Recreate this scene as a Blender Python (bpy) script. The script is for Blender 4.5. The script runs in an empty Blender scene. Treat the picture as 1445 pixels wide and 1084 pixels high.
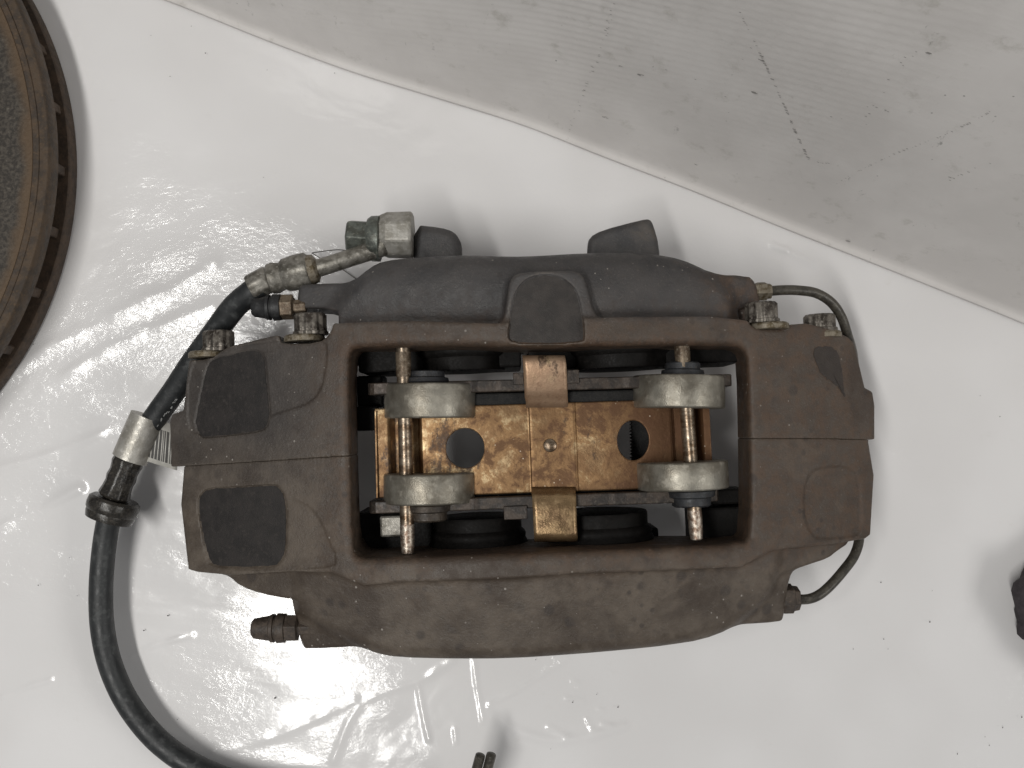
import bpy, math, random
import numpy as np
from mathutils import Vector

random.seed(7)
RNG = np.random.default_rng(11)
C = bpy.context.scene.collection
SC = bpy.context.scene

# ------------------------------------------------------------------ camera, world, lamps, exposure
W0, H0 = 1445.0, 1084.0
CAM_H = 600.0                                   # mm above the sheet
FPX = 1364.0                                    # focal length in photo pixels
TILT = math.radians(2.43)
cam_d = bpy.data.cameras.new('camera')
cam_d.sensor_fit = 'HORIZONTAL'
cam_d.sensor_width = 36.0
cam_d.lens = 36.0 * FPX / W0
cam_d.clip_start = 0.01
cam_d.clip_end = 50.0
cam = bpy.data.objects.new('camera', cam_d)
C.objects.link(cam)
cam.location = (0, 0, CAM_H * .001)
cam.rotation_euler = (TILT, 0, 0)
SC.camera = cam

world = bpy.data.worlds.new('World')
SC.world = world
world.use_nodes = True
bg = world.node_tree.nodes['Background']
bg.inputs['Color'].default_value = (0.97, 0.985, 1.0, 1)
bg.inputs['Strength'].default_value = 0.20


def area_lamp(name, loc, target, sx, sy, power, col, roll=0.0):
    d = bpy.data.lights.new(name, 'AREA')
    d.shape = 'RECTANGLE'
    d.size, d.size_y = sx, sy
    d.energy = power
    d.color = col
    o = bpy.data.objects.new(name, d)
    C.objects.link(o)
    o.location = loc
    q = (Vector(target) - Vector(loc)).to_track_quat('-Z', 'Y')
    o.rotation_euler = q.to_euler()
    return o


# a row of ceiling tubes to the left of the bench and a wider bank behind it
key = area_lamp('ceiling_tube_lamp', (-0.63, -0.285, 1.95), (0, 0, 0), 0.17, 1.25, 27.0, (1.0, 0.985, 0.95))
key.rotation_euler = (0, 0, math.radians(19.5))
area_lamp('ceiling_bank_lamp', (2.25, -0.55, 2.0), (0.05, 0.0, 0), 1.2, 0.9, 22.0, (1.0, 0.985, 0.95))

SC.view_settings.view_transform = 'Standard'
SC.view_settings.look = 'None'
SC.view_settings.exposure = -0.22
SC.view_settings.gamma = 1.0

# ------------------------------------------------------------------ pixel <-> world (mm)
ct, st = math.cos(TILT), math.sin(TILT)


def P(px, py, z):
    """world point (mm) at height z seen at photo pixel (px, py)"""
    dx, dy, dz = (px - W0 / 2) / FPX, -(py - H0 / 2) / FPX, -1.0
    wy, wz = dy * ct - dz * st, dy * st + dz * ct
    t = (z - CAM_H) / wz
    return np.array([dx * t, wy * t, z])


XC = 8.0


def Zb(x):
    return 118.0 - (x - XC) ** 2 / (2 * 330.0)


def PS(px, py, dz=0.0):
    """world point where the ray meets the arched top surface lowered by dz"""
    z = 100.0
    for _ in range(12):
        p = P(px, py, z)
        z = float(Zb(p[0])) + dz
    return P(px, py, z)


ROT = math.radians(2.2)
EX = np.array([math.cos(ROT), math.sin(ROT), 0.0])
EY = np.array([-math.sin(ROT), math.cos(ROT), 0.0])
EZ = np.array([0, 0, 1.0])

# ------------------------------------------------------------------ mesh helpers


class MB:
    def __init__(s):
        s.v, s.f = [], []

    def add(s, vs, fs):
        o = len(s.v)
        s.v += [tuple(map(float, p)) for p in vs]
        s.f += [tuple(i + o for i in f) for f in fs]

    def box(s, c, ax, ay, az, hx, hy, hz):
        c = np.array(c, float)
        vs = [c + sx * hx * ax + sy * hy * ay + sz * hz * az for sx in (-1, 1) for sy in (-1, 1) for sz in (-1, 1)]
        s.add(vs, [(0, 1, 3, 2), (4, 6, 7, 5), (0, 4, 5, 1), (2, 3, 7, 6), (0, 2, 6, 4), (1, 5, 7, 3)])

    def lathe(s, prof, org, axis, n=32, mod=None, phase=0.0, up=None):
        """prof = [(t, r)...] along axis"""
        a = np.array(axis, float); a /= np.linalg.norm(a)
        u = np.array(up if up is not None else ((0, 0, 1) if abs(a[2]) < .9 else (1, 0, 0)), float)
        u -= a * u.dot(a); u /= np.linalg.norm(u)
        w = np.cross(a, u)
        org = np.array(org, float)
        vs, fs = [], []
        for (t, r) in prof:
            for k in range(n):
                th = 2 * math.pi * k / n + phase
                rr = r * (mod(th) if mod else 1.0)
                vs.append(org + a * t + (u * math.cos(th) + w * math.sin(th)) * rr)
        m = len(prof)
        for i in range(m - 1):
            for k in range(n):
                k2 = (k + 1) % n
                fs.append((i * n + k, (i + 1) * n + k, (i + 1) * n + k2, i * n + k2))
        fs.append(tuple(range(n)))
        fs.append(tuple((m - 1) * n + k for k in reversed(range(n))))
        s.add(vs, fs)

    def tube(s, pts, rad, n=20, res=8, mod=None, cap=True):
        p = spline(pts, res)
        m = len(p)
        if np.isscalar(rad):
            rr = [rad] * m
        else:
            rr = np.interp(np.linspace(0, len(rad) - 1, m), range(len(rad)), rad)
        tg = np.gradient(p, axis=0)
        tg /= np.linalg.norm(tg, axis=1)[:, None]
        u = np.array([0, 0, 1.0]); u -= tg[0] * u.dot(tg[0]); u /= np.linalg.norm(u)
        vs, fs = [], []
        for i in range(m):
            u = u - tg[i] * u.dot(tg[i]); u /= np.linalg.norm(u)
            w = np.cross(tg[i], u)
            for k in range(n):
                th = 2 * math.pi * k / n
                vs.append(p[i] + (u * math.cos(th) + w * math.sin(th)) * rr[i])
        for i in range(m - 1):
            for k in range(n):
                k2 = (k + 1) % n
                fs.append((i * n + k, i * n + k2, (i + 1) * n + k2, (i + 1) * n + k))
        if cap:
            fs.append(tuple(reversed(range(n))))
            fs.append(tuple((m - 1) * n + k for k in range(n)))
        s.add(vs, fs)

    def build(s, name, mat, parent=None, smooth=True, bevel=0.0, angle=35, solid=0.0):
        me = bpy.data.meshes.new(name)
        me.from_pydata([tuple(c * .001 for c in v) for v in s.v], [], s.f)
        me.update()
        return link(name, me, mat, parent, smooth, bevel, angle, solid)


def recalc(me):
    import bmesh
    bm = bmesh.new(); bm.from_mesh(me)
    bmesh.ops.recalc_face_normals(bm, faces=bm.faces)
    bm.to_mesh(me); bm.free()


def link(name, me, mat, parent=None, smooth=True, bevel=0.0, angle=35, solid=0.0, fix=True):
    if fix:
        recalc(me)
    me.materials.append(mat)
    o = bpy.data.objects.new(name, me)
    C.objects.link(o)
    if parent is not None:
        o.parent = parent
        off = Vector((0, 0, 0))
        q = parent
        while q is not None:
            off += Vector(q.location); q = q.parent
        o.location = -off
    if smooth:
        for p in me.polygons:
            p.use_smooth = True
        me.set_sharp_from_angle(angle=math.radians(angle))
    if solid:
        m = o.modifiers.new('thick', 'SOLIDIFY'); m.thickness = solid * .001; m.offset = 0
    if bevel:
        m = o.modifiers.new('edge', 'BEVEL'); m.width = bevel * .001; m.segments = 2
        m.limit_method = 'ANGLE'; m.angle_limit = math.radians(40)
    return o


def thing(name, label, cat, loc=(0, 0, 0), group=None):
    o = bpy.data.objects.new(name, None)
    C.objects.link(o)
    o.location = tuple(c * .001 for c in loc)
    o['label'] = label; o['category'] = cat
    if group: o['group'] = group
    o.empty_display_size = .02
    return o


def tag(o, label, cat, group=None):
    o['label'] = label; o['category'] = cat
    if group: o['group'] = group
    return o


def spline(pts, res=8):
    p = np.array(pts, float)
    if len(p) == 2:
        t = np.linspace(0, 1, res + 1)[:, None]
        return p[0] * (1 - t) + p[1] * t
    q = np.vstack([2 * p[0] - p[1], p, 2 * p[-1] - p[-2]])
    out = []
    for i in range(1, len(q) - 2):
        for k in range(res):
            t = k / res
            a, b, c, d = q[i - 1], q[i], q[i + 1], q[i + 2]
            out.append(.5 * (2 * b + (c - a) * t + (2 * a - 5 * b + 4 * c - d) * t * t + (3 * b - a - 3 * c + d) * t ** 3))
    out.append(q[-2])
    return np.array(out)


def chaikin(pts, n=1, f=.25):
    p = np.array(pts, float)
    for _ in range(n):
        q = np.roll(p, -1, 0)
        p = np.stack([p * (1 - f) + q * f, p * f + q * (1 - f)], 1).reshape(-1, p.shape[1])
    return p


# ------------------------------------------------------------------ material helpers


class NT:
    def __init__(s, name):
        s.m = bpy.data.materials.new(name)
        s.m.use_nodes = True
        s.t = s.m.node_tree
        s.b = s.t.nodes['Principled BSDF']
        s.co = s.t.nodes.new('ShaderNodeTexCoord').outputs['Object']

    def n(s, t, **kw):
        o = s.t.nodes.new(t)
        for k, v in kw.items():
            setattr(o, k, v)
        return o

    def l(s, a, b):
        s.t.links.new(a, b)

    def mapping(s, scale=(1, 1, 1), rot=(0, 0, 0)):
        m = s.n('ShaderNodeMapping'); m.inputs['Scale'].default_value = scale; m.inputs['Rotation'].default_value = rot
        s.l(s.co, m.inputs['Vector'])
        return m.outputs[0]

    def noise(s, scale, detail=4, rough=.55, vec=None, dist=0.0):
        o = s.n('ShaderNodeTexNoise')
        o.inputs['Scale'].default_value = scale; o.inputs['Detail'].default_value = detail
        o.inputs['Roughness'].default_value = rough; o.inputs['Distortion'].default_value = dist
        s.l(vec or s.co, o.inputs['Vector'])
        return o.outputs['Fac']

    def vor(s, scale, vec=None, feature='F1'):
        o = s.n('ShaderNodeTexVoronoi'); o.feature = feature
        o.inputs['Scale'].default_value = scale
        s.l(vec or s.co, o.inputs['Vector'])
        return o

    def ramp(s, fac, a, b, lo=0.0, hi=1.0):
        o = s.n('ShaderNodeMapRange'); o.interpolation_type = 'SMOOTHSTEP'
        o.inputs['From Min'].default_value = a; o.inputs['From Max'].default_value = b
        o.inputs['To Min'].default_value = lo; o.inputs['To Max'].default_value = hi
        s.l(fac, o.inputs['Value'])
        return o.outputs[0]

    def math(s, op, a, b=None):
        o = s.n('ShaderNodeMath'); o.operation = op
        for i, x in enumerate((a, b)):
            if x is None: continue
            if isinstance(x, (int, float)): o.inputs[i].default_value = x
            else: s.l(x, o.inputs[i])
        return o.outputs[0]

    def mix(s, fac, a, b):
        o = s.n('ShaderNodeMix'); o.data_type = 'RGBA'
        for k, x in ((0, fac), (6, a), (7, b)):
            if isinstance(x, (int, float)): o.inputs[k].default_value = x
            elif isinstance(x, tuple): o.inputs[k].default_value = (*x, 1)
            else: s.l(x, o.inputs[k])
        return o.outputs[2]

    def bump(s, h, strength=.3, dist=.001, prev=None):
        o = s.n('ShaderNodeBump'); o.inputs['Strength'].default_value = strength; o.inputs['Distance'].default_value = dist
        s.l(h, o.inputs['Height'])
        if prev: s.l(prev, o.inputs['Normal'])
        return o.outputs[0]

    def set(s, **kw):
        names = dict(col='Base Color', rough='Roughness', metal='Metallic', spec='Specular IOR Level', normal='Normal',
                     coat='Coat Weight', coatr='Coat Roughness', coatn='Coat Normal')
        for k, v in kw.items():
            i = s.b.inputs[names[k]]
            if isinstance(v, tuple): i.default_value = (*v, 1)
            elif isinstance(v, (int, float)): i.default_value = v
            else: s.l(v, i)
        return s.m


def worn(name, base, dark, light, scale=120, rough=.55, metal=0.0, bump=.25, bscale=900, spots=0.0, spec=.5, hi=.65, lo=.38):
    t = NT(name)
    n1 = t.noise(scale, 6, .62)
    n2 = t.noise(scale * 3.1, 5, .6)
    c = t.mix(t.ramp(n1, lo, .6), dark, base)
    c = t.mix(t.ramp(n2, .52, .72, 0, .8), c, light)
    if spots:
        v = t.vor(450)
        c = t.mix(t.math('MULTIPLY', t.ramp(v.outputs['Distance'], .12, .2, 1, 0), t.ramp(t.noise(60, 2), .5, .7, 0, spots)), c, light)
    nb = t.bump(t.noise(bscale, 4, .6), bump, .0006)
    r = t.ramp(n2, .3, .75, max(.05, rough - .12), min(1, rough + .14))
    return t.set(col=c, rough=r, metal=metal, normal=nb, spec=spec)


def body_material():
    t = NT('cast_dirty_paint')
    at = t.n('ShaderNodeAttribute'); at.attribute_name = 'wear'
    sep = t.n('ShaderNodeSeparateColor'); t.l(at.outputs['Color'], sep.inputs[0])
    rust, grey, dust = sep.outputs[0], sep.outputs[1], sep.outputs[2]
    n1 = t.noise(45, 6, .62); n2 = t.noise(160, 6, .65); n3 = t.noise(700, 5, .65)
    brown = t.mix(t.ramp(n1, .3, .7), (.047, .033, .0225), (.080, .060, .0435))
    gr = t.mix(t.ramp(n1, .35, .65), (.030, .031, .034), (.046, .046, .049))
    c = t.mix(t.math('MULTIPLY', grey, t.ramp(n2, .25, .6, .75, 1)), brown, gr)
    rr = t.mix(t.ramp(n2, .35, .65), (.040, .021, .012), (.088, .050, .029))
    rf = t.math('MULTIPLY', rust, t.ramp(n2, .30, .62, .25, 1))
    c = t.mix(rf, c, rr)
    df = t.math('MULTIPLY', dust, t.math('MULTIPLY', t.ramp(n2, .30, .68, .35, 1), t.ramp(n1, .36, .62, .2, 1)))
    c = t.mix(t.math('MULTIPLY', df, .62), c, (.155, .126, .098))
    ge = t.n('ShaderNodeNewGeometry')
    ew = t.math('MULTIPLY', t.ramp(ge.outputs['Pointiness'], .515, .57), t.ramp(n3, .35, .6, .3, 1))
    c = t.mix(t.math('MULTIPLY', ew, .55), c, (.20, .168, .138))
    c = t.mix(t.ramp(n3, .56, .72, 0, .5), c, (.125, .108, .096))
    c = t.mix(t.ramp(n2, .60, .74, 0, .45), c, (.028, .020, .015))
    n0 = t.noise(17, 5, .65, dist=.4)
    c = t.mix(t.math('MULTIPLY', t.ramp(n0, .50, .64), t.math('MULTIPLY', t.math('SUBTRACT', 1.0, grey), t.ramp(n2, .3, .6, .3, .75))), c, (.034, .0215, .0135))
    c = t.mix(t.math('MULTIPLY', t.ramp(n0, .44, .32), t.ramp(n2, .35, .65, .1, .5)), c, (.112, .091, .071))
    # oil spots
    v = t.vor(75); v2 = t.vor(150)
    s1 = t.ramp(v.outputs['Distance'], .17, .30, 1, 0); s2 = t.ramp(v2.outputs['Distance'], .16, .30, 1, 0)
    s1 = t.math('MULTIPLY', s1, t.ramp(t.noise(30, 2), .48, .58)); s2 = t.math('MULTIPLY', s2, t.ramp(t.noise(22, 2), .5, .62))
    sp = t.math('MULTIPLY', t.math('MAXIMUM', s1, s2), t.ramp(n2, .3, .6, .2, .7))
    c = t.mix(t.math('MULTIPLY', sp, t.math('SUBTRACT', 1.0, grey)), c, (.030, .022, .018))
    # pale specks
    v3 = t.vor(300, feature='F1')
    sz = t.n('ShaderNodeSeparateColor'); t.l(v3.outputs['Color'], sz.inputs[0])
    pk = t.math('LESS_THAN', v3.outputs['Distance'], t.math('MULTIPLY', t.math('POWER', sz.outputs[0], 3.6), .19))
    pk = t.math('MULTIPLY', pk, t.ramp(t.noise(32, 3), .42, .6))
    c = t.mix(t.math('MULTIPLY', pk, .8), c, (.33, .30, .27))
    b = t.bump(n3, .55, .0006)
    b = t.bump(t.noise(2200, 3, .6), .45, .0003, b)
    b = t.bump(n2, .25, .0012, b)
    return t.set(col=c, rough=t.ramp(n2, .3, .7, .42, .64), normal=b, spec=.55)


M = {}
M['body'] = body_material()
M['patch'] = worn('bare_black_recess', (.029, .0252, .0235), (.020, .0178, .0168), (.050, .043, .039), 130, .62, bump=.45, bscale=1500, spots=.5, spec=.35)
M['patch2'] = worn('bare_dark_recess', (.045, .0385, .0345), (.032, .028, .0255), (.05, .044, .042), 130, .62, bump=.4, bscale=1500, spots=.7, spec=.35)
M['patch3'] = worn('dark_stain', (.041, .032, .0265), (.033, .026, .022), (.060, .048, .040), 130, .6, bump=.45, bscale=1500, spec=.4)
M['pad_steel'] = worn('grimy_pad_steel', (.055, .040, .030), (.022, .017, .014), (.10, .085, .07), 160, .5, .3, spots=.5)
M['friction'] = worn('friction_compound', (.018, .017, .016), (.010, .010, .010), (.04, .038, .035), 300, .9, 0, .8, 1200)
M['black_rubber'] = worn('dusty_black_rubber', (.018, .018, .019), (.012, .012, .013), (.045, .045, .045), 140, .55, 0, .3, 900)
M['brown_rubber'] = worn('rusty_dust_cap', (.066, .049, .037), (.034, .025, .019), (.115, .088, .066), 200, .6, 0, .4, 900)
M['weight'] = worn('dull_weight_steel', (.31, .29, .245), (.20, .18, .145), (.42, .39, .33), 60, .44, .7, .25, 1300, hi=.7)
M['stud'] = worn('blackened_stud', (.032, .034, .038), (.022, .022, .024), (.06, .055, .05), 200, .55, .2)
M['stud_brown'] = worn('browned_stud', (.062, .048, .036), (.032, .025, .02), (.11, .09, .07), 200, .5, .3)
M['bolt'] = worn('grimy_bolt_steel', (.20, .18, .155), (.055, .045, .037), (.36, .33, .29), 210, .42, .6)
M['washer'] = worn('stained_washer', (.22, .19, .145), (.10, .075, .04), (.38, .34, .27), 300, .55, .4)
M['nut'] = worn('rusted_nut', (.20, .155, .11), (.075, .05, .03), (.34, .29, .23), 240, .5, .5)
M['pipe'] = worn('coated_pipe', (.075, .068, .055), (.045, .040, .033), (.14, .125, .10), 200, .38, .2)
M['ferrule'] = worn('oxidised_alloy', (.27, .255, .225), (.13, .12, .10), (.42, .40, .36), 170, .46, .55)
M['banjo'] = worn('cast_zinc', (.36, .345, .315), (.24, .225, .195), (.48, .46, .42), 150, .5, .35)
M['green'] = worn('green_zinc_bolt', (.135, .148, .132), (.075, .078, .066), (.25, .25, .21), 200, .42, .5)
M['hose'] = worn('hose_rubber', (.025, .027, .028), (.016, .0175, .0185), (.075, .078, .078), 60, .5, 0, .25, 700)
M['foil'] = worn('silvered_sleeve', (.46, .44, .40), (.34, .32, .28), (.58, .56, .52), 120, .42, .45)
M['grommet'] = worn('glossy_grommet', (.035, .031, .026), (.02, .018, .016), (.085, .072, .055), 200, .3, .1)
M['rotor_face'] = worn('worn_disc_face', (.072, .066, .058), (.034, .031, .028), (.14, .13, .115), 420, .6, .35, .9, 900, spots=.5)
M['rust'] = worn('disc_rust', (.076, .050, .030), (.042, .030, .021), (.115, .077, .046), 130, .7, .05, .6, 1100)
M['rust_dark'] = worn('disc_dark_rust', (.074, .048, .031), (.042, .028, .019), (.105, .072, .048), 150, .7, .05, .6, 1100)
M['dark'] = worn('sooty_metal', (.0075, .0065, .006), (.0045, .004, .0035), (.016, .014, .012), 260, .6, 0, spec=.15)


def pin_material():
    t = NT('scored_pin_steel')
    n = t.noise(60, 6, .6, t.mapping((1.5, 4, 1)))
    n2 = t.noise(500, 5, .6)
    c = t.mix(t.ramp(n, .35, .6), (.13, .085, .052), (.33, .265, .20))
    c = t.mix(t.ramp(n2, .5, .75, 0, .8), c, (.09, .06, .04))
    return t.set(col=c, rough=t.ramp(n2, .3, .7, .25, .45), metal=.85, normal=t.bump(n2, .3, .0004))


def tip_material():
    t = NT('bright_pin_tip')
    n2 = t.noise(420, 5, .65)
    c = t.mix(t.ramp(n2, .38, .62), (.22, .15, .11), (.58, .51, .43))
    return t.set(col=c, rough=.4, metal=.8, normal=t.bump(n2, .5, .0008))


def copper_material(name, pale):
    t = NT(name)
    n1 = t.noise(20, 7, .66); n2 = t.noise(58, 9, .72, dist=.25); n3 = t.noise(420, 5, .65)
    a, b = ((.150, .080, .036), (.310, .182, .082)) if not pale else ((.34, .215, .135), (.45, .315, .215))
    c = t.mix(t.ramp(n1, .36, .62), a, b)
    c = t.mix(t.ramp(n2, .505, .585, 0, .8 if not pale else .35), c, (.105, .052, .026))
    c = t.mix(t.math('MULTIPLY', t.ramp(n2, .485, .405), t.ramp(n1, .45, .54, .1, .9)), c, (.50, .37, .21))
    s = t.noise(16, 9, .76, t.mapping((1.6, .8, 1)))
    dk = t.math('MULTIPLY', t.ramp(s, .53, .58), t.ramp(n3, .3, .55, .4, .95))
    c = t.mix(dk, c, (.075, .048, .032))
    if not pale:                                             # darker brown towards the right-hand pin
        sx = t.n('ShaderNodeSeparateXYZ'); t.l(t.co, sx.inputs[0])
        hx = t.math('ADD', sx.outputs[0], t.math('MULTIPLY', t.math('SUBTRACT', n1, .5), .05))
        c = t.mix(t.ramp(hx, .050, .070, 0, .82), c, (.10, .047, .022))
    v = t.vor(330)
    c = t.mix(t.math('MULTIPLY', t.ramp(v.outputs['Distance'], .08, .14, 1, 0), t.ramp(t.noise(55, 2), .56, .66, 0, .7)), c, (.70, .60, .47))
    return t.set(col=c, rough=t.ramp(n2, .3, .7, .34, .58), metal=.62, normal=t.bump(n3, .3, .0005, t.bump(n2, .2, .001)))


M['pin'] = pin_material(); M['tip'] = tip_material()
M['copper'] = copper_material('mottled_copper', False)
M['copper_pale'] = copper_material('pale_worn_copper', True)
M['brass'] = worn('worn_brassy_copper', (.30, .20, .105), (.22, .14, .075), (.40, .285, .16), 70, .34, .7, .25, 900)


def film_material():
    t = NT('glossy_white_film')
    mv = t.mapping((1, 1.9, 1), (0, 0, math.radians(-32)))
    w1 = t.noise(11, 3, .5, mv, .6)
    w2 = t.noise(190, 4, .6, t.mapping((1, 1.5, 1), (0, 0, math.radians(-32))), .8)
    w3 = t.noise(9, 2, .5)
    zone = t.ramp(t.noise(7.5, 3, .6), .42, .64, .12, 1)
    h = t.math('ADD', t.math('MULTIPLY', w1, .9), t.math('MULTIPLY', t.math('MULTIPLY', w2, zone), .21))
    b = t.bump(h, .40, .004)
    c = t.mix(t.ramp(w3, .35, .65), (.75, .735, .73), (.80, .787, .785))
    c = t.mix(t.ramp(t.noise(70, 6, .7), .60, .80, 0, .18), c, (.60, .58, .55))
    t.b.inputs['Coat IOR'].default_value = 1.52
    return t.set(col=c, rough=.5, spec=.3, normal=t.bump(h, .10, .004), coat=1.0, coatr=.125, coatn=b)


def board_material():
    t = NT('scuffed_twin_wall_plastic')
    n1 = t.noise(16, 5, .6); n2 = t.noise(60, 7, .7); n3 = t.noise(220, 6, .7)
    c = t.mix(t.ramp(n1, .35, .68), (.70, .67, .645), (.78, .75, .725))
    c = t.mix(t.math('MULTIPLY', t.ramp(n2, .56, .74), .45), c, (.42, .40, .35))
    sc = t.noise(34, 8, .75, t.mapping((3.2, .35, 1), (0, 0, math.radians(28))))
    c = t.mix(t.math('MULTIPLY', t.ramp(sc, .63, .70), t.ramp(n3, .42, .6, 0, .65)), c, (.22, .215, .20))
    sd = t.noise(30, 8, .75, t.mapping((.4, 4.0, 1), (0, 0, math.radians(12))))
    c = t.mix(t.math('MULTIPLY', t.ramp(sd, .64, .72), t.ramp(n3, .45, .6, 0, .5)), c, (.26, .25, .235))
    v = t.vor(95)
    pit = t.math('MULTIPLY', t.ramp(v.outputs['Distance'], .02, .07, 1, 0), t.ramp(n1, .48, .6))
    c = t.mix(t.math('MULTIPLY', pit, .8), c, (.14, .13, .12))
    return t.set(col=c, rough=.42, spec=.4, normal=t.bump(n3, .12, .0006))


M['film'] = film_material(); M['board'] = board_material()


def plain(name, col, rough=.5, metal=0.0):
    t = NT(name)
    n = t.noise(300, 4)
    c = t.mix(t.ramp(n, .3, .7), tuple(x * .8 for x in col), col)
    return t.set(col=c, rough=rough, metal=metal)


M['scuff'] = plain('graphite_scuff', (.44, .42, .40), .8)
M['grit'] = plain('grit_specks', (.06, .05, .045), .8)
M['ink'] = plain('barcode_ink', (.06, .055, .05), .6)
M['tag'] = plain('tag_paper', (.62, .60, .55), .5)
M['wire'] = plain('thin_wire', (.20, .19, .18), .4)
M['print'] = plain('white_print', (.55, .55, .54), .6)

# ------------------------------------------------------------------ caliper casting as a signed distance field
HV = 0.8
GX = np.arange(-205, 210, HV, dtype=np.float32)
GY = np.arange(-130, 122, HV, dtype=np.float32)
GZ = np.arange(1, 124, HV, dtype=np.float32)
X2, Y2 = np.meshgrid(GX, GY, indexing='ij')
ZB2 = Zb(X2).astype(np.float32)
ZLOW = (4 + 50 * np.clip((152 - np.abs(X2 - XC)) / 16, 0, 1)).astype(np.float32)      # the feet are at the ends, the middle is arched clear of the sheet
D = np.full((len(GX), len(GY), len(GZ)), 60, np.float32)


def poly_sdf(pts):
    d = np.full(X2.shape, 1e9, np.float32); inside = np.zeros(X2.shape, bool)
    n = len(pts)
    for i in range(n):
        ax, ay = pts[i]; bx, by = pts[(i + 1) % n]
        ex, ey = bx - ax, by - ay
        L = ex * ex + ey * ey
        if L < 1e-9: continue
        wx, wy = X2 - ax, Y2 - ay
        t = np.clip((wx * ex + wy * ey) / L, 0, 1)
        d = np.minimum(d, (wx - ex * t) ** 2 + (wy - ey * t) ** 2)
        c = ((ay <= Y2) & (by > Y2)) | ((by <= Y2) & (ay > Y2))
        if abs(ey) > 1e-9:
            inside ^= c & (X2 < ax + (Y2 - ay) / ey * ex)
    d = np.sqrt(d)
    return np.where(inside, -d, d).astype(np.float32)


def smin(a, b, k):
    if k <= 0: return np.minimum(a, b)
    h = np.maximum(k - np.abs(a - b), 0) / k
    return np.minimum(a, b) - h * h * k * .25


def comp(pts, zt, zb=None, r=2.0, k=2.0, sub=False, dz=None, smooth=1, z=None, pad=14, grow=0.0):
    """pts are photo pixels on the arched top lowered by dz (or at height z); zt = 2-D top height"""
    global D
    if z is not None: w = [P(a, b, z)[:2] for a, b in pts]
    else: w = [PS(a, b, dz or 0)[:2] for a, b in pts]
    if smooth: w = chaikin(w, smooth)
    if zb is None: zb = ZLOW
    d2 = poly_sdf(w) - grow
    m = d2 < pad
    ix = np.where(m.any(1))[0]; iy = np.where(m.any(0))[0]
    sl = (slice(ix[0], ix[-1] + 1), slice(iy[0], iy[-1] + 1))
    a = d2[sl][:, :, None]
    zt = np.broadcast_to(zt, X2.shape)[sl][:, :, None]
    zb = np.broadcast_to(zb, X2.shape)[sl][:, :, None]
    ww = np.maximum(GZ[None, None, :] - zt, zb - GZ[None, None, :]).astype(np.float32)
    e = np.minimum(np.maximum(a + r, ww + r), 0) + np.sqrt(np.maximum(a + r, 0) ** 2 + np.maximum(ww + r, 0) ** 2) - r
    cur = D[sl]
    D[sl] = -smin(-cur, e, k) if sub else smin(cur, e, k)
    return d2


# upper (far) half: long pod with end blocks, tongue and two mounting lugs
yc = P(750, 412, 95)[1]
pod_top = ZB2 - 12 - ((Y2 - yc) / 18.0) ** 2 * 5.0
comp([(436, 500), (440, 462), (476, 425), (492, 404), (521, 376), (540, 366), (583, 361), (652, 357), (720, 360), (760, 358.5), (828, 354), (900, 353),
      (929, 356), (963, 363), (997, 380), (1020, 396), (1036, 422), (1042, 455), (1042, 515)] + [(900, 518), (436, 518)], pod_top, r=9, dz=-20)
comp([(421, 404), (425, 401), (483, 399), (560, 399), (560, 505), (413, 505), (416, 455)], ZB2 - 17, r=2.5, k=5, dz=-18)
comp([(985, 388), (1056, 388), (1067, 399), (1073, 426), (1082, 480), (985, 480)], ZB2 - 17, r=2.5, k=5, dz=-18)
comp([(697, 480), (711, 452), (717, 405), (722, 390), (736, 383), (808, 381), (822, 386), (829, 402), (838, 440), (852, 457), (868, 480)], ZB2 - 2.5, zb=60, r=2, k=5, dz=-2)
comp([(583, 317), (622, 321), (642, 327), (651, 340), (654, 352), (654, 385), (583, 385)], 62 + X2 * 0, r=6, k=4, z=56)
comp([(828, 385), (828, 350), (831, 336), (848, 326), (905, 311), (917, 310), (922, 320), (929, 345), (932, 385)], 62 + X2 * 0, r=4, k=4, z=57)
# lower (near) half: barrel with stepped corner blocks and thin end flanges
yr = P(750, 812, 112)[1]
low_top = ZB2 - 5 - np.maximum(yr - Y2, 0) * .20
comp([(416, 745), (418, 862), (430, 869), (470, 896), (508, 914), (531, 924), (559, 929.5), (640, 931.5), (720, 931), (813, 924.5), (967, 909), (1012, 897), (1045, 878),
      (1075, 852), (1095, 820), (1102, 740)], low_top, r=8, dz=-18)
comp([(416, 800), (414, 846), (417, 863), (422, 897), (427, 914), (432, 917), (504, 913), (560, 905), (560, 800)], low_top - 6, r=2.5, k=3, dz=-20)
comp([(1000, 800), (1000, 884), (1041, 881), (1098, 877.5), (1105, 873), (1108, 824), (1112, 807), (1120, 790)], low_top - 6, r=2.5, k=3, dz=-20)
comp([(300, 780), (310, 809), (324, 813), (339, 827), (369, 838), (414, 846), (470, 850), (470, 780)], ZB2 - 9, r=2, k=3, dz=-11)
comp([(1080, 760), (1085, 812), (1112, 807), (1140, 797), (1168, 788), (1180, 778), (1198, 766), (1200, 740)], ZB2 - 9, r=2, k=3, dz=-11)
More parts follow.
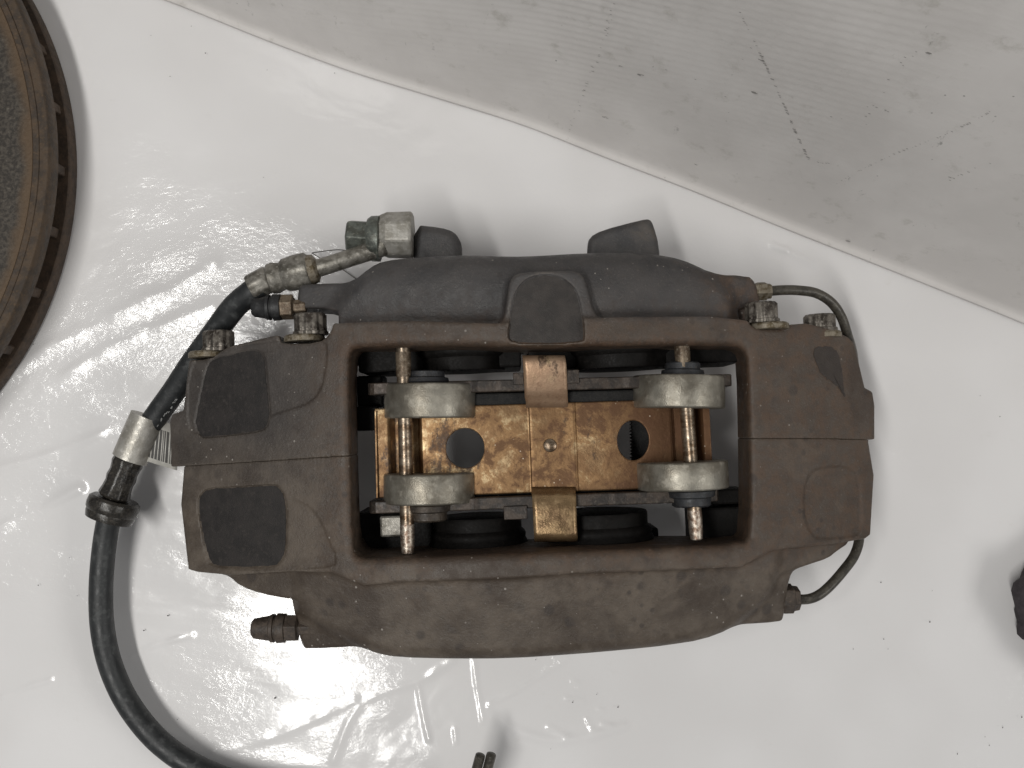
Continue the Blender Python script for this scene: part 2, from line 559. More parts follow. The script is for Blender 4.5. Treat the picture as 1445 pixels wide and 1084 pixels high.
# the bridge
comp([(266, 508), (286, 494), (334, 486), (393, 472), (414, 457), (470, 456), (560, 452), (700, 456), (870, 447), (1000, 446), (1058, 452),
      (1112, 458), (1138, 456), (1176, 465), (1198, 476), (1206, 484), (1219, 538), (1221, 547), (1232, 553), (1235, 572), (1235, 620), (1226, 621.7),
      (1234, 671), (1229, 755), (1221, 761), (1178, 768), (1108, 775), (1086, 779), (1067, 790), (1045, 801), (981, 804), (813, 810), (720, 817),
      (566, 822), (514, 827), (497, 821), (469, 809), (414, 807), (324, 812), (279, 808), (265, 804), (254.6, 712), (258.8, 659.5), (240.8, 659.5),
      (239, 595), (242.5, 584.5), (258, 579)], ZB2, zb=np.maximum(ZB2 - 34, 4), r=1.5, k=3, smooth=0)
# window right through
WIN = [(503, 490), (560, 489), (800, 489), (1030, 487), (1050, 492), (1056, 508), (1059, 630), (1060, 755), (1050, 768), (900, 774), (700, 782), (520, 789), (505, 788),
       (497, 775), (493, 640), (491, 510), (495, 495)]
dwin = comp(WIN, ZB2 + 60, zb=-50, r=0.5, k=5.5, sub=True, pad=10)
# opening under the bridge for the disc, at both ends and right along
ymid = P(750, 625, 70)[1]
LINE = (X2 - XC) * math.tan(ROT) + ymid
slot = np.abs(Y2 - LINE) - 40.0
zs = ZB2 - 30
blk = np.maximum(slot[:, :, None], GZ[None, None, :] - zs[:, :, None]).astype(np.float32)
D = -smin(-D, blk, 3.0); del blk
# spot faces for the bridge bolts
comp([(385, 430), (394, 478), (398, 485), (450, 484), (466, 470), (470, 452), (470, 430)], ZB2 + 60, zb=40, r=0, k=2, sub=True, smooth=1, pad=8)
comp([(250, 460), (256, 508), (296, 507), (311, 495), (336, 482), (338, 460)], ZB2 + 60, zb=20, r=0, k=1.5, sub=True, smooth=1, pad=8)
comp([(1050, 425), (1057, 456), (1069, 464), (1112, 464), (1116, 430)], ZB2 + 60, zb=70, r=0, k=2, sub=True, smooth=1, pad=8)
# shallow cast recesses and steps
def s5(pts): return [(230 + a / 5.42, 460 + b / 5.42) for a, b in pts]
def s6(pts): return [(230 + a / 5.42, 640 + b / 5.42) for a, b in pts]
def s7(pts): return [(560 + a / 4.516, 340 + b / 4.516) for a, b in pts]
def s8(pts): return [(1040 + a / 3.19, 460 + b / 3.19) for a, b in pts]


PL1 = s5([(335, 300), (400, 245), (530, 225), (580, 203), (690, 190), (745, 205), (775, 260), (785, 400), (806, 600), (812, 690), (790, 770), (740, 800), (560, 825), (330, 850), (285, 838), (250, 760), (252, 700), (282, 560)])
PL2 = s6([(285, 320), (350, 270), (560, 265), (850, 245), (885, 262), (932, 340), (940, 500), (935, 740), (900, 820), (850, 865), (400, 862), (360, 820), (320, 690), (265, 400)])
PC = s7([(712, 600), (742, 400), (770, 310), (830, 245), (940, 215), (1040, 235), (1110, 280), (1150, 350), (1178, 480), (1192, 620), (1175, 640), (900, 652), (725, 642)])
PR = s8([(345, 90), (450, 95), (475, 200), (478, 265), (492, 330), (470, 288), (430, 250), (385, 225), (348, 160)])
RR = s8([(308, 780), (312, 880), (345, 945), (380, 955), (530, 945), (555, 920), (558, 800), (545, 640), (350, 640), (310, 720)])
STEP1 = [(268, 500), (330, 490), (460, 474), (462, 505), (459, 522), (455, 546), (441, 567), (414, 577), (381, 586), (372, 604), (280, 618), (262, 600)]
STEP2 = [(403, 704), (425, 708), (441, 719), (455, 740), (464, 765), (476, 787), (470, 803), (300, 806), (285, 780), (285, 704)]
comp(STEP1, ZB2 + 60, zb=ZB2 - .9, r=0, k=.6, sub=True, smooth=2, pad=4)
comp(STEP2, ZB2 + 60, zb=ZB2 - .7, r=0, k=.6, sub=True, smooth=2, pad=4)
comp(PL1, ZB2 + 60, zb=ZB2 - 1.9, r=0, k=.6, sub=True, smooth=2, pad=4, grow=.7)
comp(PL2, ZB2 + 60, zb=ZB2 - 1.7, r=0, k=.6, sub=True, smooth=2, pad=4, grow=.7)
comp(RR, ZB2 + 60, zb=ZB2 - .7, r=0, k=2.6, sub=True, smooth=2, pad=4)
comp(PC, ZB2 + 60, zb=ZB2 - 3.7, r=0, k=.6, sub=True, smooth=2, pad=4, dz=-2.5, grow=.6)
# seam between the halves
sp = np.array([PS(241, 659.5), PS(258, 658), PS(498, 643), PS(1060, 619), PS(1226, 621), PS(1235, 621)])
SEAM = (Y2 - np.polyval(np.polyfit(sp[:, 0], sp[:, 1], 3), X2)).astype(np.float32)


def surface_nets(d):
    s = d < 0
    cnt = np.zeros(tuple(n - 1 for n in d.shape), np.int8)
    for i in (0, 1):
        for j in (0, 1):
            for k in (0, 1):
                cnt += s[i:d.shape[0] - 1 + i, j:d.shape[1] - 1 + j, k:d.shape[2] - 1 + k]
    act = (cnt > 0) & (cnt < 8)
    ci, cj, ck = np.where(act)
    idx = np.full(act.shape, -1, np.int32); idx[act] = np.arange(len(ci))
    acc = np.zeros((len(ci), 3), np.float64); num = np.zeros(len(ci))
    cor = [(i, j, k) for i in (0, 1) for j in (0, 1) for k in (0, 1)]
    for a in cor:
        for ax in range(3):
            if a[ax]: continue
            b = list(a); b[ax] = 1
            da = d[ci + a[0], cj + a[1], ck + a[2]]; db = d[ci + b[0], cj + b[1], ck + b[2]]
            m = (da < 0) != (db < 0)
            t = np.where(m, da / np.where(m, da - db, 1), 0)
            p = np.tile(np.array(a, float), (len(ci), 1)); p[:, ax] = t
            acc += p * m[:, None]; num += m
    v = acc / num[:, None] + np.stack([ci, cj, ck], 1)
    v = v * HV + np.array([GX[0], GY[0], GZ[0]])
    quads = []
    for ax in range(3):
        n = d.shape
        sl0 = [slice(1, n[q] - 1) for q in range(3)]; sl1 = list(sl0)
        sl0[ax] = slice(0, n[ax] - 1); sl1[ax] = slice(1, n[ax])
        a, b = s[tuple(sl0)], s[tuple(sl1)]
        e = np.array(np.where(a != b))
        o = a[tuple(e)]
        for q in range(3):
            if q != ax: e[q] += 1
        u, w = (ax + 1) % 3, (ax + 2) % 3
        def cell(du, dw):
            c = e.copy(); c[u] += du; c[w] += dw
            return idx[tuple(c)]
        q4 = np.stack([cell(-1, -1), cell(0, -1), cell(0, 0), cell(-1, 0)], 1)
        q4[~o] = q4[~o][:, ::-1]
        quads.append(q4)
    return v, np.concatenate(quads)


def np_mesh(name, v, q, attr=None):
    me = bpy.data.meshes.new(name)
    me.vertices.add(len(v)); me.vertices.foreach_set('co', (v * .001).astype(np.float32).ravel())
    me.loops.add(len(q) * 4); me.loops.foreach_set('vertex_index', q.astype(np.int32).ravel())
    me.polygons.add(len(q)); me.polygons.foreach_set('loop_start', np.arange(0, len(q) * 4, 4, dtype=np.int32))
    me.polygons.foreach_set('use_smooth', np.ones(len(q), bool))
    me.update(calc_edges=True)
    if attr is not None:
        ca = me.color_attributes.new('wear', 'FLOAT_COLOR', 'POINT')
        ca.data.foreach_set('color', np.hstack([attr, np.ones((len(v), 1))]).astype(np.float32).ravel())
    me.validate()
    return me


def ssm(a, b, x):
    t = np.clip((x - a) / (b - a), 0, 1)
    return t * t * (3 - 2 * t)


caliper = thing('brake_caliper', 'large brown grimy brake caliper standing window up on the white sheet', 'brake caliper', (0, -5, 0))
ybr = P(750, 455, 110)[1]; ylo = P(750, 812, 112)[1]
halves = []
for side in (1, -1):
    d = -smin(-D, (SEAM * side - .0)[:, :, None] + 0 * D[:1, :1, :], .5)
    d[:, :, 0] = np.maximum(d[:, :, 0], .5)
    v, q = surface_nets(d)
    ii = np.clip(((v[:, 0] - GX[0]) / HV).round().astype(int), 0, len(GX) - 1); jj = np.clip(((v[:, 1] - GY[0]) / HV).round().astype(int), 0, len(GY) - 1)
    dw = dwin[ii, jj]
    rust = np.exp(-np.maximum(dw, 0) / 13.0) * .95
    rust = np.maximum(rust, .75 * ssm(85, 120, v[:, 0]) * ssm(ylo - 8, ylo + 4, v[:, 1]))
    rust = np.maximum(rust, .45 * np.exp(-np.abs(v[:, 0] - 8) / 60) * np.exp(-np.abs(v[:, 1] - ybr + 6) / 8))
    grey = ssm(ybr - 3, ybr + 5, v[:, 1]) * .95 + .6 * ssm(-60, -130, v[:, 0]) * ssm(-60, 10, v[:, 1])
    dust = ssm(ylo + 12, ylo, v[:, 1]) * .8 + .6 * ssm(-60, -90, v[:, 0]) * ssm(20, -40, v[:, 1]) + .15
    me = np_mesh('caliper_half', v, q, np.clip(np.stack([rust, grey, dust], 1), 0, 1))
    o = link('caliper_half', me, M['body'], caliper, smooth=False, fix=False)
    o['label'] = 'far half with the long pod and two mounting lugs' if side == 1 else 'near half with the plain rounded barrel'
    halves.append(o)
del D, d


def conform(name, pts, dz, mat, parent, label=None, ragged=.12):
    """thin patch lying in its recess on the arched top"""
    w = chaikin(np.array([PS(a, b, dz)[:2] for a, b in pts]), 2)
    c = w.mean(0); n = len(w); R = 12
    if ragged:
        w = np.repeat(w, 2, 0); w[1::2] = (w[::2] + np.roll(w[::2], -1, 0)) / 2; n = len(w)
        w = w + RNG.normal(0, ragged, w.shape)
    vs = [(c[0], c[1], Zb(c[0]) + dz)]; fs = []
    for r in range(1, R + 1):
        for p in w:
            a = c + (p - c) * (r / R)
            vs.append((a[0], a[1], Zb(a[0]) + dz))
    for k in range(n):
        k2 = (k + 1) % n
        fs.append((0, 1 + k, 1 + k2))
        for r in range(R - 1):
            fs.append((1 + r * n + k, 1 + (r + 1) * n + k, 1 + (r + 1) * n + k2, 1 + r * n + k2))
    for k in range(n):                                        # skirt gives it a thickness
        vs.append((w[k][0], w[k][1], Zb(w[k][0]) + dz - .5))
    o2 = 1 + R * n
    for k in range(n):
        k2 = (k + 1) % n
        fs.append((1 + (R - 1) * n + k, o2 + k, o2 + k2, 1 + (R - 1) * n + k2))
    m = MB(); m.add(vs, fs)
    o = m.build(name, mat, parent)
    if label: o['label'] = label
    return o


conform('recess_panel', PL1, -1.62, M['patch'], halves[0], 'black recess panel at the far left of the bridge')
conform('recess_panel', PL2, -1.42, M['patch'], halves[1], 'black recess panel at the near left of the bridge')
conform('recess_panel', PC, -3.42, M['patch2'], halves[0], 'arched dark recess panel on the middle tongue')
conform('paint_stain', PR, .25, M['patch3'], halves[0], 'ragged dark stain at the far right of the bridge', .3)

# bridge bolts
for (px, y0, y1, wpx, zc) in ((438.5, 473, 443, 424, 86), (309, 496, 467, 285, 64), (1075, 456, 427, 1089, 89), (1157, 468, 444, 1160, 68)):
    a = P(px, y0, zc); L = np.linalg.norm(P(px, y0, zc) - P(px, y1, zc))
    m = MB(); R = 8.6
    m.lathe([(-2.5, 6), (0, 6), (0, R + .6), (1.6, R + .6), (2.0, R - .2), (L - 1.2, R - .2), (L, R - 1.4), (L, R - 3.2), (L - 4, R - 3.6)], a, EY, 96,
            mod=lambda th: 1 + .045 * math.cos(12 * th))
    b = m.build('bridge_bolt', M['bolt'], caliper, angle=50)
    w = P(wpx, y0 + 4, zc - 2)
    m = MB(); m.lathe([(-3.6, 10.8), (-1, 10.8), (0, 9.8), (0, 5)], P(px + (wpx - px) * .62, y0, zc), EY, 40)
    m.build('washer', M['washer'], b, bevel=.3)

# bleed screws with dust caps
def bleeder(x0, x1, x2, y, z, ry, mat, nutm, tilt=0):
    a = P(x2, y, z); u = P(x0, y + tilt, z) - a; L = np.linalg.norm(u); u /= L
    k = np.linalg.norm(P(x2, y, z) - P(x2 - 1, y, z))
    m = MB(); t1 = (x2 - x1) * k
    m.lathe([(-6, ry * .55), (1, ry * .55), (1, ry * .97), (t1, ry * .97), (t1, ry * .6)], a, u, 6, phase=math.radians(15))
    n = m.build('bleed_screw', nutm, caliper, smooth=False, bevel=.5)
    m = MB(); B = ry
    m.lathe([(t1 - .3, B * .7), (t1, B * .98), (t1 + 4.3, B), (t1 + 4.8, B * .84), (t1 + 5.6, B * .84), (t1 + 6, B * .97), (t1 + 7.6, B * .95), (t1 + 8.2, B * .86),
             (L - 4, B * .74), (L - 1.2, B * .68), (L, B * .52), (L, B * .3), (L - .6, .2)], a, u, 40)
    m.build('dust_cap', mat, n)


bleeder(356, 397, 417, 433, 76, 7.2, M['black_rubber'], M['nut'], 2)
bleeder(356, 403, 423, 886, 76, 7.8, M['brown_rubber'], M['brown_rubber'], 1)

# crossover pipe round the right end
m = MB()
m.tube([P(1084, 411, 72), P(1105, 409.5, 72), P(1128, 410, 71), P(1152, 414, 69), P(1173, 427, 66), P(1187, 447, 62), P(1195, 470, 57), P(1204, 505, 44), P(1206, 560, 28), P(1206, 660, 26),
        P(1210, 720, 36), P(1213, 755, 48), P(1206, 783, 54), P(1188, 808, 60), P(1170, 828, 64), P(1155, 840, 66), P(1140, 845.5, 66), P(1122, 846, 66)], 2.75, 18)
pipe = m.build('crossover_pipe', M['pipe'], caliper)
for (xa, xb, y, z, r, mat) in ((1070, 1088, 411.5, 72, 5.4, M['washer']), (1105, 1127, 845, 66, 8.2, M['brown_rubber'])):
    a = P(xa, y, z); L = np.linalg.norm(P(xb, y, z) - a)
    m = MB(); m.lathe([(-3, r * .8), (0, r), (L * .6, r), (L * .62, r * .86), (L, r * .8), (L, 2.8)], a, EX, 6, phase=.3)
    m.build('pipe_nut', mat, pipe, smooth=False, bevel=.5)

# pistons behind both pads
for (px, yf, yb, sgn) in ((672, 733, 800, -1), (848, 727, 795, -1), (650, 522, 480, 1), (880, 518, 475, 1)):
    zc = 64; R = 26.5 if px < 800 else 30
    a = P(px, yf, zc + R * .8) * [1, 1, 0] + np.array([0, 0, zc])
    L = 24
    m = MB(); m.lathe([(0, R - 8), (0, R - 3), (1, R - 2.5), (7, R - 2.5), (8.5, R - .8), (10, R - .2), (12, R - .6), (14.5, R + .8), (17, R), (L, R)], a, EY * sgn, 64)
    m.build('piston', M['dark'], caliper)

# brake pads
def brake_pad(name, xa, ya, xb, yb, thick, sgn, notch):
    zt = 96.0
    A, B = P(xa, ya, zt), P(xb, yb, zt)
    e = (B - A); L = np.linalg.norm(e); e /= L
    n = np.array([-e[1], e[0], 0])
    # profile across x: shoulders, shallow scallops
    xs = np.array([0, 1.5, 4, 9, 12, 50, 55, 58, 66, 70, L - 70, L - 66, L - 58, L - 55, L - 50, L - 12, L - 9, L - 4, L - 1.5, L])
    top = np.array([-6, -2, -.5, 0, 0, 0, 0, -1.2, -1.2, 0, 0, -1.2, -1.2, 0, 0, 0, 0, -.5, -2, -6])
    vs, fs = [], []
    for s in (-1, 1):
        for x, t in zip(xs, top):
            vs.append(A + e * x + n * s * thick / 2 + EZ * t)
        for x in xs:
            inset = 14 * (abs(x / L - .5) * 2) ** 2
            vs.append(A + e * x + n * s * thick / 2 - EZ * (34 + inset))
    k = len(xs)
    for i in range(k - 1):
        fs += [(i, i + 1, k + i + 1, k + i), (2 * k + i, 3 * k + i, 3 * k + i + 1, 2 * k + i + 1), (i, 2 * k + i, 2 * k + i + 1, i + 1), (k + i, k + i + 1, 3 * k + i + 1, 3 * k + i)]
    fs += [(0, k, 3 * k, 2 * k), (k - 1, 3 * k - 1, 4 * k - 1, 2 * k - 1)]
    m = MB(); m.add(vs, fs)
    plate = m.build(name, M['pad_steel'], caliper, smooth=False, bevel=.6)
    m = MB()
    c = A + e * L / 2 - n * sgn * (thick / 2 + 5.5) - EZ * 24
    m.box(c, e, n, EZ, L * .40, 5, 16)
    m.build('friction_block', M['friction'], plate, bevel=1)
    for (na, nb, ny0, ny1) in notch:
        p0, p1 = P(na, ny0, zt + .8), P(nb, ny1, zt + .8)
        m = MB(); c = (p0 + p1) / 2 - EZ * 4
        m.box(c, EX, EY, EZ, abs(p1[0] - p0[0]) / 2, abs(p1[1] - p0[1]) / 2, 4.8)
        m.build('plate_tab', M['pad_steel'], plate, smooth=False, bevel=.4)
    return plate


pad_far = brake_pad('brake_pad', 517, 549, 1036, 536, 6.2, 1, [(724, 739, 526, 543), (799, 817, 522, 541)])
pad_near = brake_pad('brake_pad', 519, 717, 1017, 699, 6.4, -1, [(711, 744, 714, 733)])
pad_far['label'] = 'pad on the far side of the window'; pad_near['label'] = 'pad on the near side of the window'

# round damper weights, one pair on each pad
def weight(xl, xr, yt, yb, pad, nub, nubmat, yaw=0.0):
    zc = 86.0; px = (xl + xr) / 2
    R = np.linalg.norm(P(xr, yt, zc) - P(xl, yt, zc)) / 2
    a, b = P(px, yb, zc + R * .55), P(px, yt, zc + R * .55)
    L = np.linalg.norm(b - a)
    ax = (EY * math.cos(yaw) + EX * math.sin(yaw))
    org = np.array([a[0], a[1], zc])
    m = MB(); m.lathe([(0, 4), (0, R - 1.0), (.3, R - .3), (1.1, R), (L - 1.1, R), (L - .3, R - .3), (L, R - 1.0), (L, 4)], org, ax, 96)
    w = m.build('damper_weight', M['weight'], pad, angle=60)
    nx0, nx1, ny0, ny1, sg = nub
    rn = np.linalg.norm(P(nx1, ny0, zc + 10) - P(nx0, ny0, zc + 10)) / 2
    nl = abs(P(px, ny0, zc + 10)[1] - P(px, ny1, zc + 10)[1])
    base = P((nx0 + nx1) / 2, ny1 if sg > 0 else ny0, 88) * [1, 1, 0] + EZ * (103 - rn)
    m = MB(); m.lathe([(-3, rn * .9), (0, rn * 1.25), (nl * .35, rn * 1.2), (nl * .45, rn), (nl * .9, rn), (nl, rn * .9), (nl, 1)], base, ax * sg, 48)
    m.build('damper_stud', nubmat, w)


weight(540, 668, 541, 590, pad_far, (578, 629, 524, 540, 1), M['stud'], .03)
weight(899, 1028, 529, 576, pad_far, (936, 985, 512, 530, 1), M['stud'], .05)
weight(539, 667, 669, 712, pad_near, (578, 632, 712, 734, -1), M['stud_brown'], .02)
weight(905, 1034, 652, 692, pad_near, (945, 1000, 692, 714, -1), M['stud'], .0)

# retaining pins
for (xa, ya, xb, yb) in ((569, 497, 575.5, 782), (962, 488, 983, 762)):
    zc = 99; a, b = P(xa, ya, zc), P(xb, yb, zc)
    u = (a - b); L = np.linalg.norm(u); u /= L
    m = MB(); m.lathe([(12, 3.4), (16, 3.65), (L, 3.65), (L + 4, 3.65)], b, u, 32)
    pn = m.build('retaining_pin', M['pin'], caliper)
    m = MB(); m.lathe([(0, 2.4), (.6, 3.1), (4, 3.5), (13, 3.75), (15.6, 3.6)], b, u, 32)
    m.build('pin_tip', M['tip'], pn)
    m = MB(); m.lathe([(L - 13, 3.8), (L - 11, 4.0), (L, 4.0)], b, u, 32)
    m.build('pin_collar', M['nut'], pn)

# spring plate between the pads
def spring_plate():
    z0 = 89.0
    TL, TR, BL, BR = P(529, 577, z0)[:2], P(1000, 562, z0)[:2], P(532, 703, z0)[:2], P(1007, 687, z0)[:2]
    holes = [(P(656.5, 632.5, z0), 26.5, 27.5), (P(893, 621.5, z0), 22, 27.5)]
    k = P(1, 0, z0)[0] - P(0, 0, z0)[0]
    nu, nv = 320, 60
    us, vv = np.linspace(0, 1, nu), np.linspace(0, 1, nv)
    pts = np.zeros((nu, nv, 3))
    for i, u in enumerate(us):
        for j, w in enumerate(vv):
            p = (TL * (1 - u) + TR * u) * (1 - w) + (BL * (1 - u) + BR * u) * w
            pts[i, j, :2] = p
    def band(u, a, b, s): return ssm(a - s, a + s, u) * (1 - ssm(b - s, b + s, u))
    pxu = 529 + us * 474
    z = z0 + 1.5 * band(pxu, 748, 812, 1.2) - 6.5 * band(pxu, 551, 592, 4) - 6.5 * band(pxu, 951, 990, 4) + .25 * np.sin(pxu / 33)
    pts[:, :, 2] = z[:, None] + .35 * np.sin(vv * 5 + 1)[None, :] - .5 * (vv[None, :] - .5) ** 2 * 4
    dead = np.zeros((nu - 1, nv - 1), bool)
    cen = (pts[:-1, :-1] + pts[1:, 1:]) / 2
    for (c, rx, ry) in holes:
        rx, ry = rx * k, ry * k
        dead |= ((cen[:, :, 0] - c[0]) / rx) ** 2 + ((cen[:, :, 1] - c[1]) / ry) ** 2 < 1
    # snap the ragged hole edge to the ellipse
    dn = np.zeros((nu, nv), int); ln = np.zeros((nu, nv), int)
    for a in (0, 1):
        for b in (0, 1):
            dn[a:nu - 1 + a, b:nv - 1 + b] += dead; ln[a:nu - 1 + a, b:nv - 1 + b] += ~dead
    edge = (dn > 0) & (ln > 0)
    for (c, rx, ry) in holes:
        rx, ry = rx * k, ry * k
        qx, qy = (pts[:, :, 0] - c[0]) / rx, (pts[:, :, 1] - c[1]) / ry
        rr = np.sqrt(qx * qx + qy * qy)
        near = edge & (rr < 1.4)
        pts[near, 0] = c[0] + (qx / rr)[near] * rx; pts[near, 1] = c[1] + (qy / rr)[near] * ry
    m = MB()
    fs = [(i * nv + j, (i + 1) * nv + j, (i + 1) * nv + j + 1, i * nv + j + 1) for i in range(nu - 1) for j in range(nv - 1) if not dead[i, j]]
    m.add(pts.reshape(-1, 3), fs)
    o = m.build('spring_plate', M['copper'], caliper, solid=.9, angle=40)
    def strap(name, rows, mat):
        m = MB(); n = 10; vs = []
        for (xl, xr, y, z) in rows:
            a, b = P(xl, y, z), P(xr, y, z)
            for q in range(n + 1):
                t = q / n
                vs.append(a * (1 - t) + b * t - EZ * .25 * (2 * t - 1) ** 2)
        fs = [(r * (n + 1) + q, r * (n + 1) + q + 1, (r + 1) * (n + 1) + q + 1, (r + 1) * (n + 1) + q) for r in range(len(rows) - 1) for q in range(n)]
        m.add(vs, fs)
        return m.build(name, mat, o, solid=.9, angle=60)
    strap('strap_end', [(742, 801, 575, 90.4), (742, 801.5, 566, 91.5), (740.5, 801, 560, 94.5), (740, 800.5, 548, 96.5), (739, 800, 530, 98.5), (738, 799, 514, 100), (737.5, 798, 507, 100), (737.2, 797, 503, 98.8), (737, 796, 502.5, 96), (738, 795.5, 504, 92)], M['copper_pale'])
    strap('strap_end', [(749.5, 812, 688, 90.4), (749.8, 812, 692, 92), (750.3, 812.3, 697, 98), (751, 812.8, 702, 99.6), (752, 813.4, 722, 100), (753, 814, 744, 100.5), (753.5, 814.5, 752, 100.6), (753.8, 815, 757, 100), (754, 815, 760.5, 98.4), (754.2, 815, 763, 95), (755, 814.5, 764, 89)], M['brass'])
    m = MB(); c = P(776, 628.5, 90)
    m.lathe([(-1, 3.6), (.4, 3.7), (1.4, 3.3), (2.0, 2.2), (2.2, .3)], c, EZ, 32)
    m.build('rivet', M['pin'], o)
    # turned-up lip along the left end and edges of the pin channels
    for (xa, xb) in ((529, 533),):
        m = MB(); a, b = P(530, 580, 90), P(532.5, 703, 90)
        m.box((a + b) / 2 - EZ * 3, EX, (a - b) / np.linalg.norm(a - b), EZ, .5, np.linalg.norm(a - b) / 2, 4)
        m.build('plate_lip', M['copper'], o, bevel=.2)


spring_plate()

# serrated strip glimpsed through the right-hand hole, abutments beside the pads
m = MB(); vs = []; N = 14
a0 = P(890, 590, 55); a1 = P(891, 656, 55)
for q in range(2 * N + 1):
    p = a0 + (a1 - a0) * (q / (2 * N)) + EX * (1.3 if q % 2 else 0)
    vs.append(p)
top = [v for v in vs]; right = [v + EX * 22 for v in vs]
k = len(vs)
allv = top + right + [v - EZ * 8 for v in top] + [v - EZ * 8 for v in right]
fs = []
for i in range(k - 1):
    fs += [(i, i + 1, k + i + 1, k + i), (i, 2 * k + i, 2 * k + i + 1, i + 1), (k + i, k + i + 1, 3 * k + i + 1, 3 * k + i), (2 * k + i, 3 * k + i, 3 * k + i + 1, 2 * k + i + 1)]
fs += [(0, k, 3 * k, 2 * k), (k - 1, 3 * k - 1, 4 * k - 1, 2 * k - 1)]
m.add(allv, fs)
m.build('serrated_strip', M['friction'], caliper, smooth=False)
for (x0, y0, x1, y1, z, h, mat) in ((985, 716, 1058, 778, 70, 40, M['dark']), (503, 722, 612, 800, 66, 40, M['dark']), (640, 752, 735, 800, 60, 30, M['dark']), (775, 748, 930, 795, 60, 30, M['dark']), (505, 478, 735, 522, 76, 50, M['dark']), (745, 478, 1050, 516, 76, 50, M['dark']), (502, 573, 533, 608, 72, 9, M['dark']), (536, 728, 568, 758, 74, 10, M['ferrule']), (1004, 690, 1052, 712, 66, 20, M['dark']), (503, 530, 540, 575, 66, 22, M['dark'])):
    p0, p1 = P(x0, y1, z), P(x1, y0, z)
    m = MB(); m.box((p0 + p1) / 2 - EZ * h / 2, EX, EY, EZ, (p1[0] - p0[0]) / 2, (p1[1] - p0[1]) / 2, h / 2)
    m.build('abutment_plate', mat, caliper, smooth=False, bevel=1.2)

# ------------------------------------------------------------------ brake hose
hose = thing('brake_hose', 'black rubber brake hose with metal end fittings curving round the left of the caliper', 'brake hose', (-230, -40, 0))
HP = [P(368, 402, 68), P(352, 415, 66), P(330, 434, 61), P(300, 474, 52), P(272, 512, 44), P(247, 550, 37), P(222, 585, 32), P(196, 624, 29), P(176, 668, 26), P(158, 716, 23), P(148, 765, 20),
      P(142.5, 830, 18), P(145, 890, 17), P(158, 945, 16), P(184, 998, 15), P(226, 1048, 14), P(282, 1085, 14), P(360, 1112, 14), P(470, 1130, 14), P(590, 1165, 12), P(690, 1235, 9), P(760, 1330, 8)]
m = MB(); m.tube(HP, 6.9, 28, 10)
tube = m.build('hose_tube', M['hose'], hose)
hs = spline(HP, 10)
# white stamped marks along the hose
m = MB()
for s in list(np.linspace(52, 62, 7)) + [21, 23, 26]:
    i = int(s); p = hs[i]; t = hs[i + 1] - hs[i]; t /= np.linalg.norm(t)
    sd = np.cross(EZ, t); sd /= np.linalg.norm(sd)
    nrm = sd * .78 + EZ * .62; nrm /= np.linalg.norm(nrm)
    w = np.cross(nrm, t)
    for q in range(2):
        c = p + nrm * 6.95 + t * random.uniform(-.8, .8) + w * random.uniform(-.9, .9)
        m.box(c, t, w, nrm, random.uniform(.5, .9), .22, .06)
m.build('stamped_marks', M['print'], tube, smooth=False)['kind'] = 'stuff'


def ferr(name, xa, ya, xb, yb, z, prof, mat, n=40, mod=None, smooth=True, phase=0):
    a, b = P(xa, ya, z), P(xb, yb, z); u = b - a; L = np.linalg.norm(u)
    m = MB(); m.lathe([(t * L, r) for t, r in prof], a, u, n, mod=mod, phase=phase)
    return m.build(name, mat, hose, smooth=smooth, bevel=0 if smooth else .6)


ferr('crimp_collar', 354, 407, 381, 393, 68, [(0, 6), (0, 7.2), (.1, 7.6), (.5, 7.5), (.9, 7.6), (1, 6.9)], M['ferrule'], 48, mod=lambda th: 1 + .03 * math.cos(8 * th))
ferr('crimp_sleeve', 378, 395, 438, 380, 68.5, [(0, 6.6), (.06, 8.4), (.18, 8.8), (.28, 8.0), (.34, 7.6), (.42, 9.2), (.7, 9.9), (.95, 9.8), (1, 8.4)], M['ferrule'], 48, mod=lambda th: 1 + .025 * math.cos(6 * th))
ferr('sleeve_ring', 434, 382, 450, 377.5, 69, [(0, 7.5), (.15, 8.6), (.7, 7.9), (.85, 6.2), (1, 4.6)], M['washer'])
m = MB(); m.tube([P(444, 380, 69), P(470, 372, 69), P(497, 363, 68), P(520, 355, 67), P(540, 346, 66)], [5.0, 4.9, 4.9, 5.2, 6.4], 24)
m.build('fitting_pipe', M['ferrule'], hose)
# banjo block, washer, bolt
zc = 62
a = P(539, 332, zc); e = P(583, 332, zc) - a; L = np.linalg.norm(e)
m = MB(); m.lathe([(-1.5, 8), (-1.2, 11.4), (3.2, 13.2), (L - .5, 13.6), (L, 12.4), (L, 6)], a, e, 8, phase=math.pi / 8)
m.build('banjo_block', M['banjo'], hose, smooth=False, bevel=1.8)
m = MB(); m.lathe([(-2, 7), (-2, 11.2), (0, 12.6), (4.4, 12.8), (5, 11)], P(525, 337, zc + 1), e, 48)
wsh = m.build('sealing_washer', M['green'], hose)
a = P(490, 333, zc + 1); L = np.linalg.norm(P(527, 336, zc) - a)
m = MB(); m.lathe([(0, 8.0), (1.0, 9.7), (L, 9.9), (L + 2, 9.9)], a, e + EY * -1.2, 6, phase=.25)
m.build('banjo_bolt', M['green'], hose, smooth=False, bevel=.5)
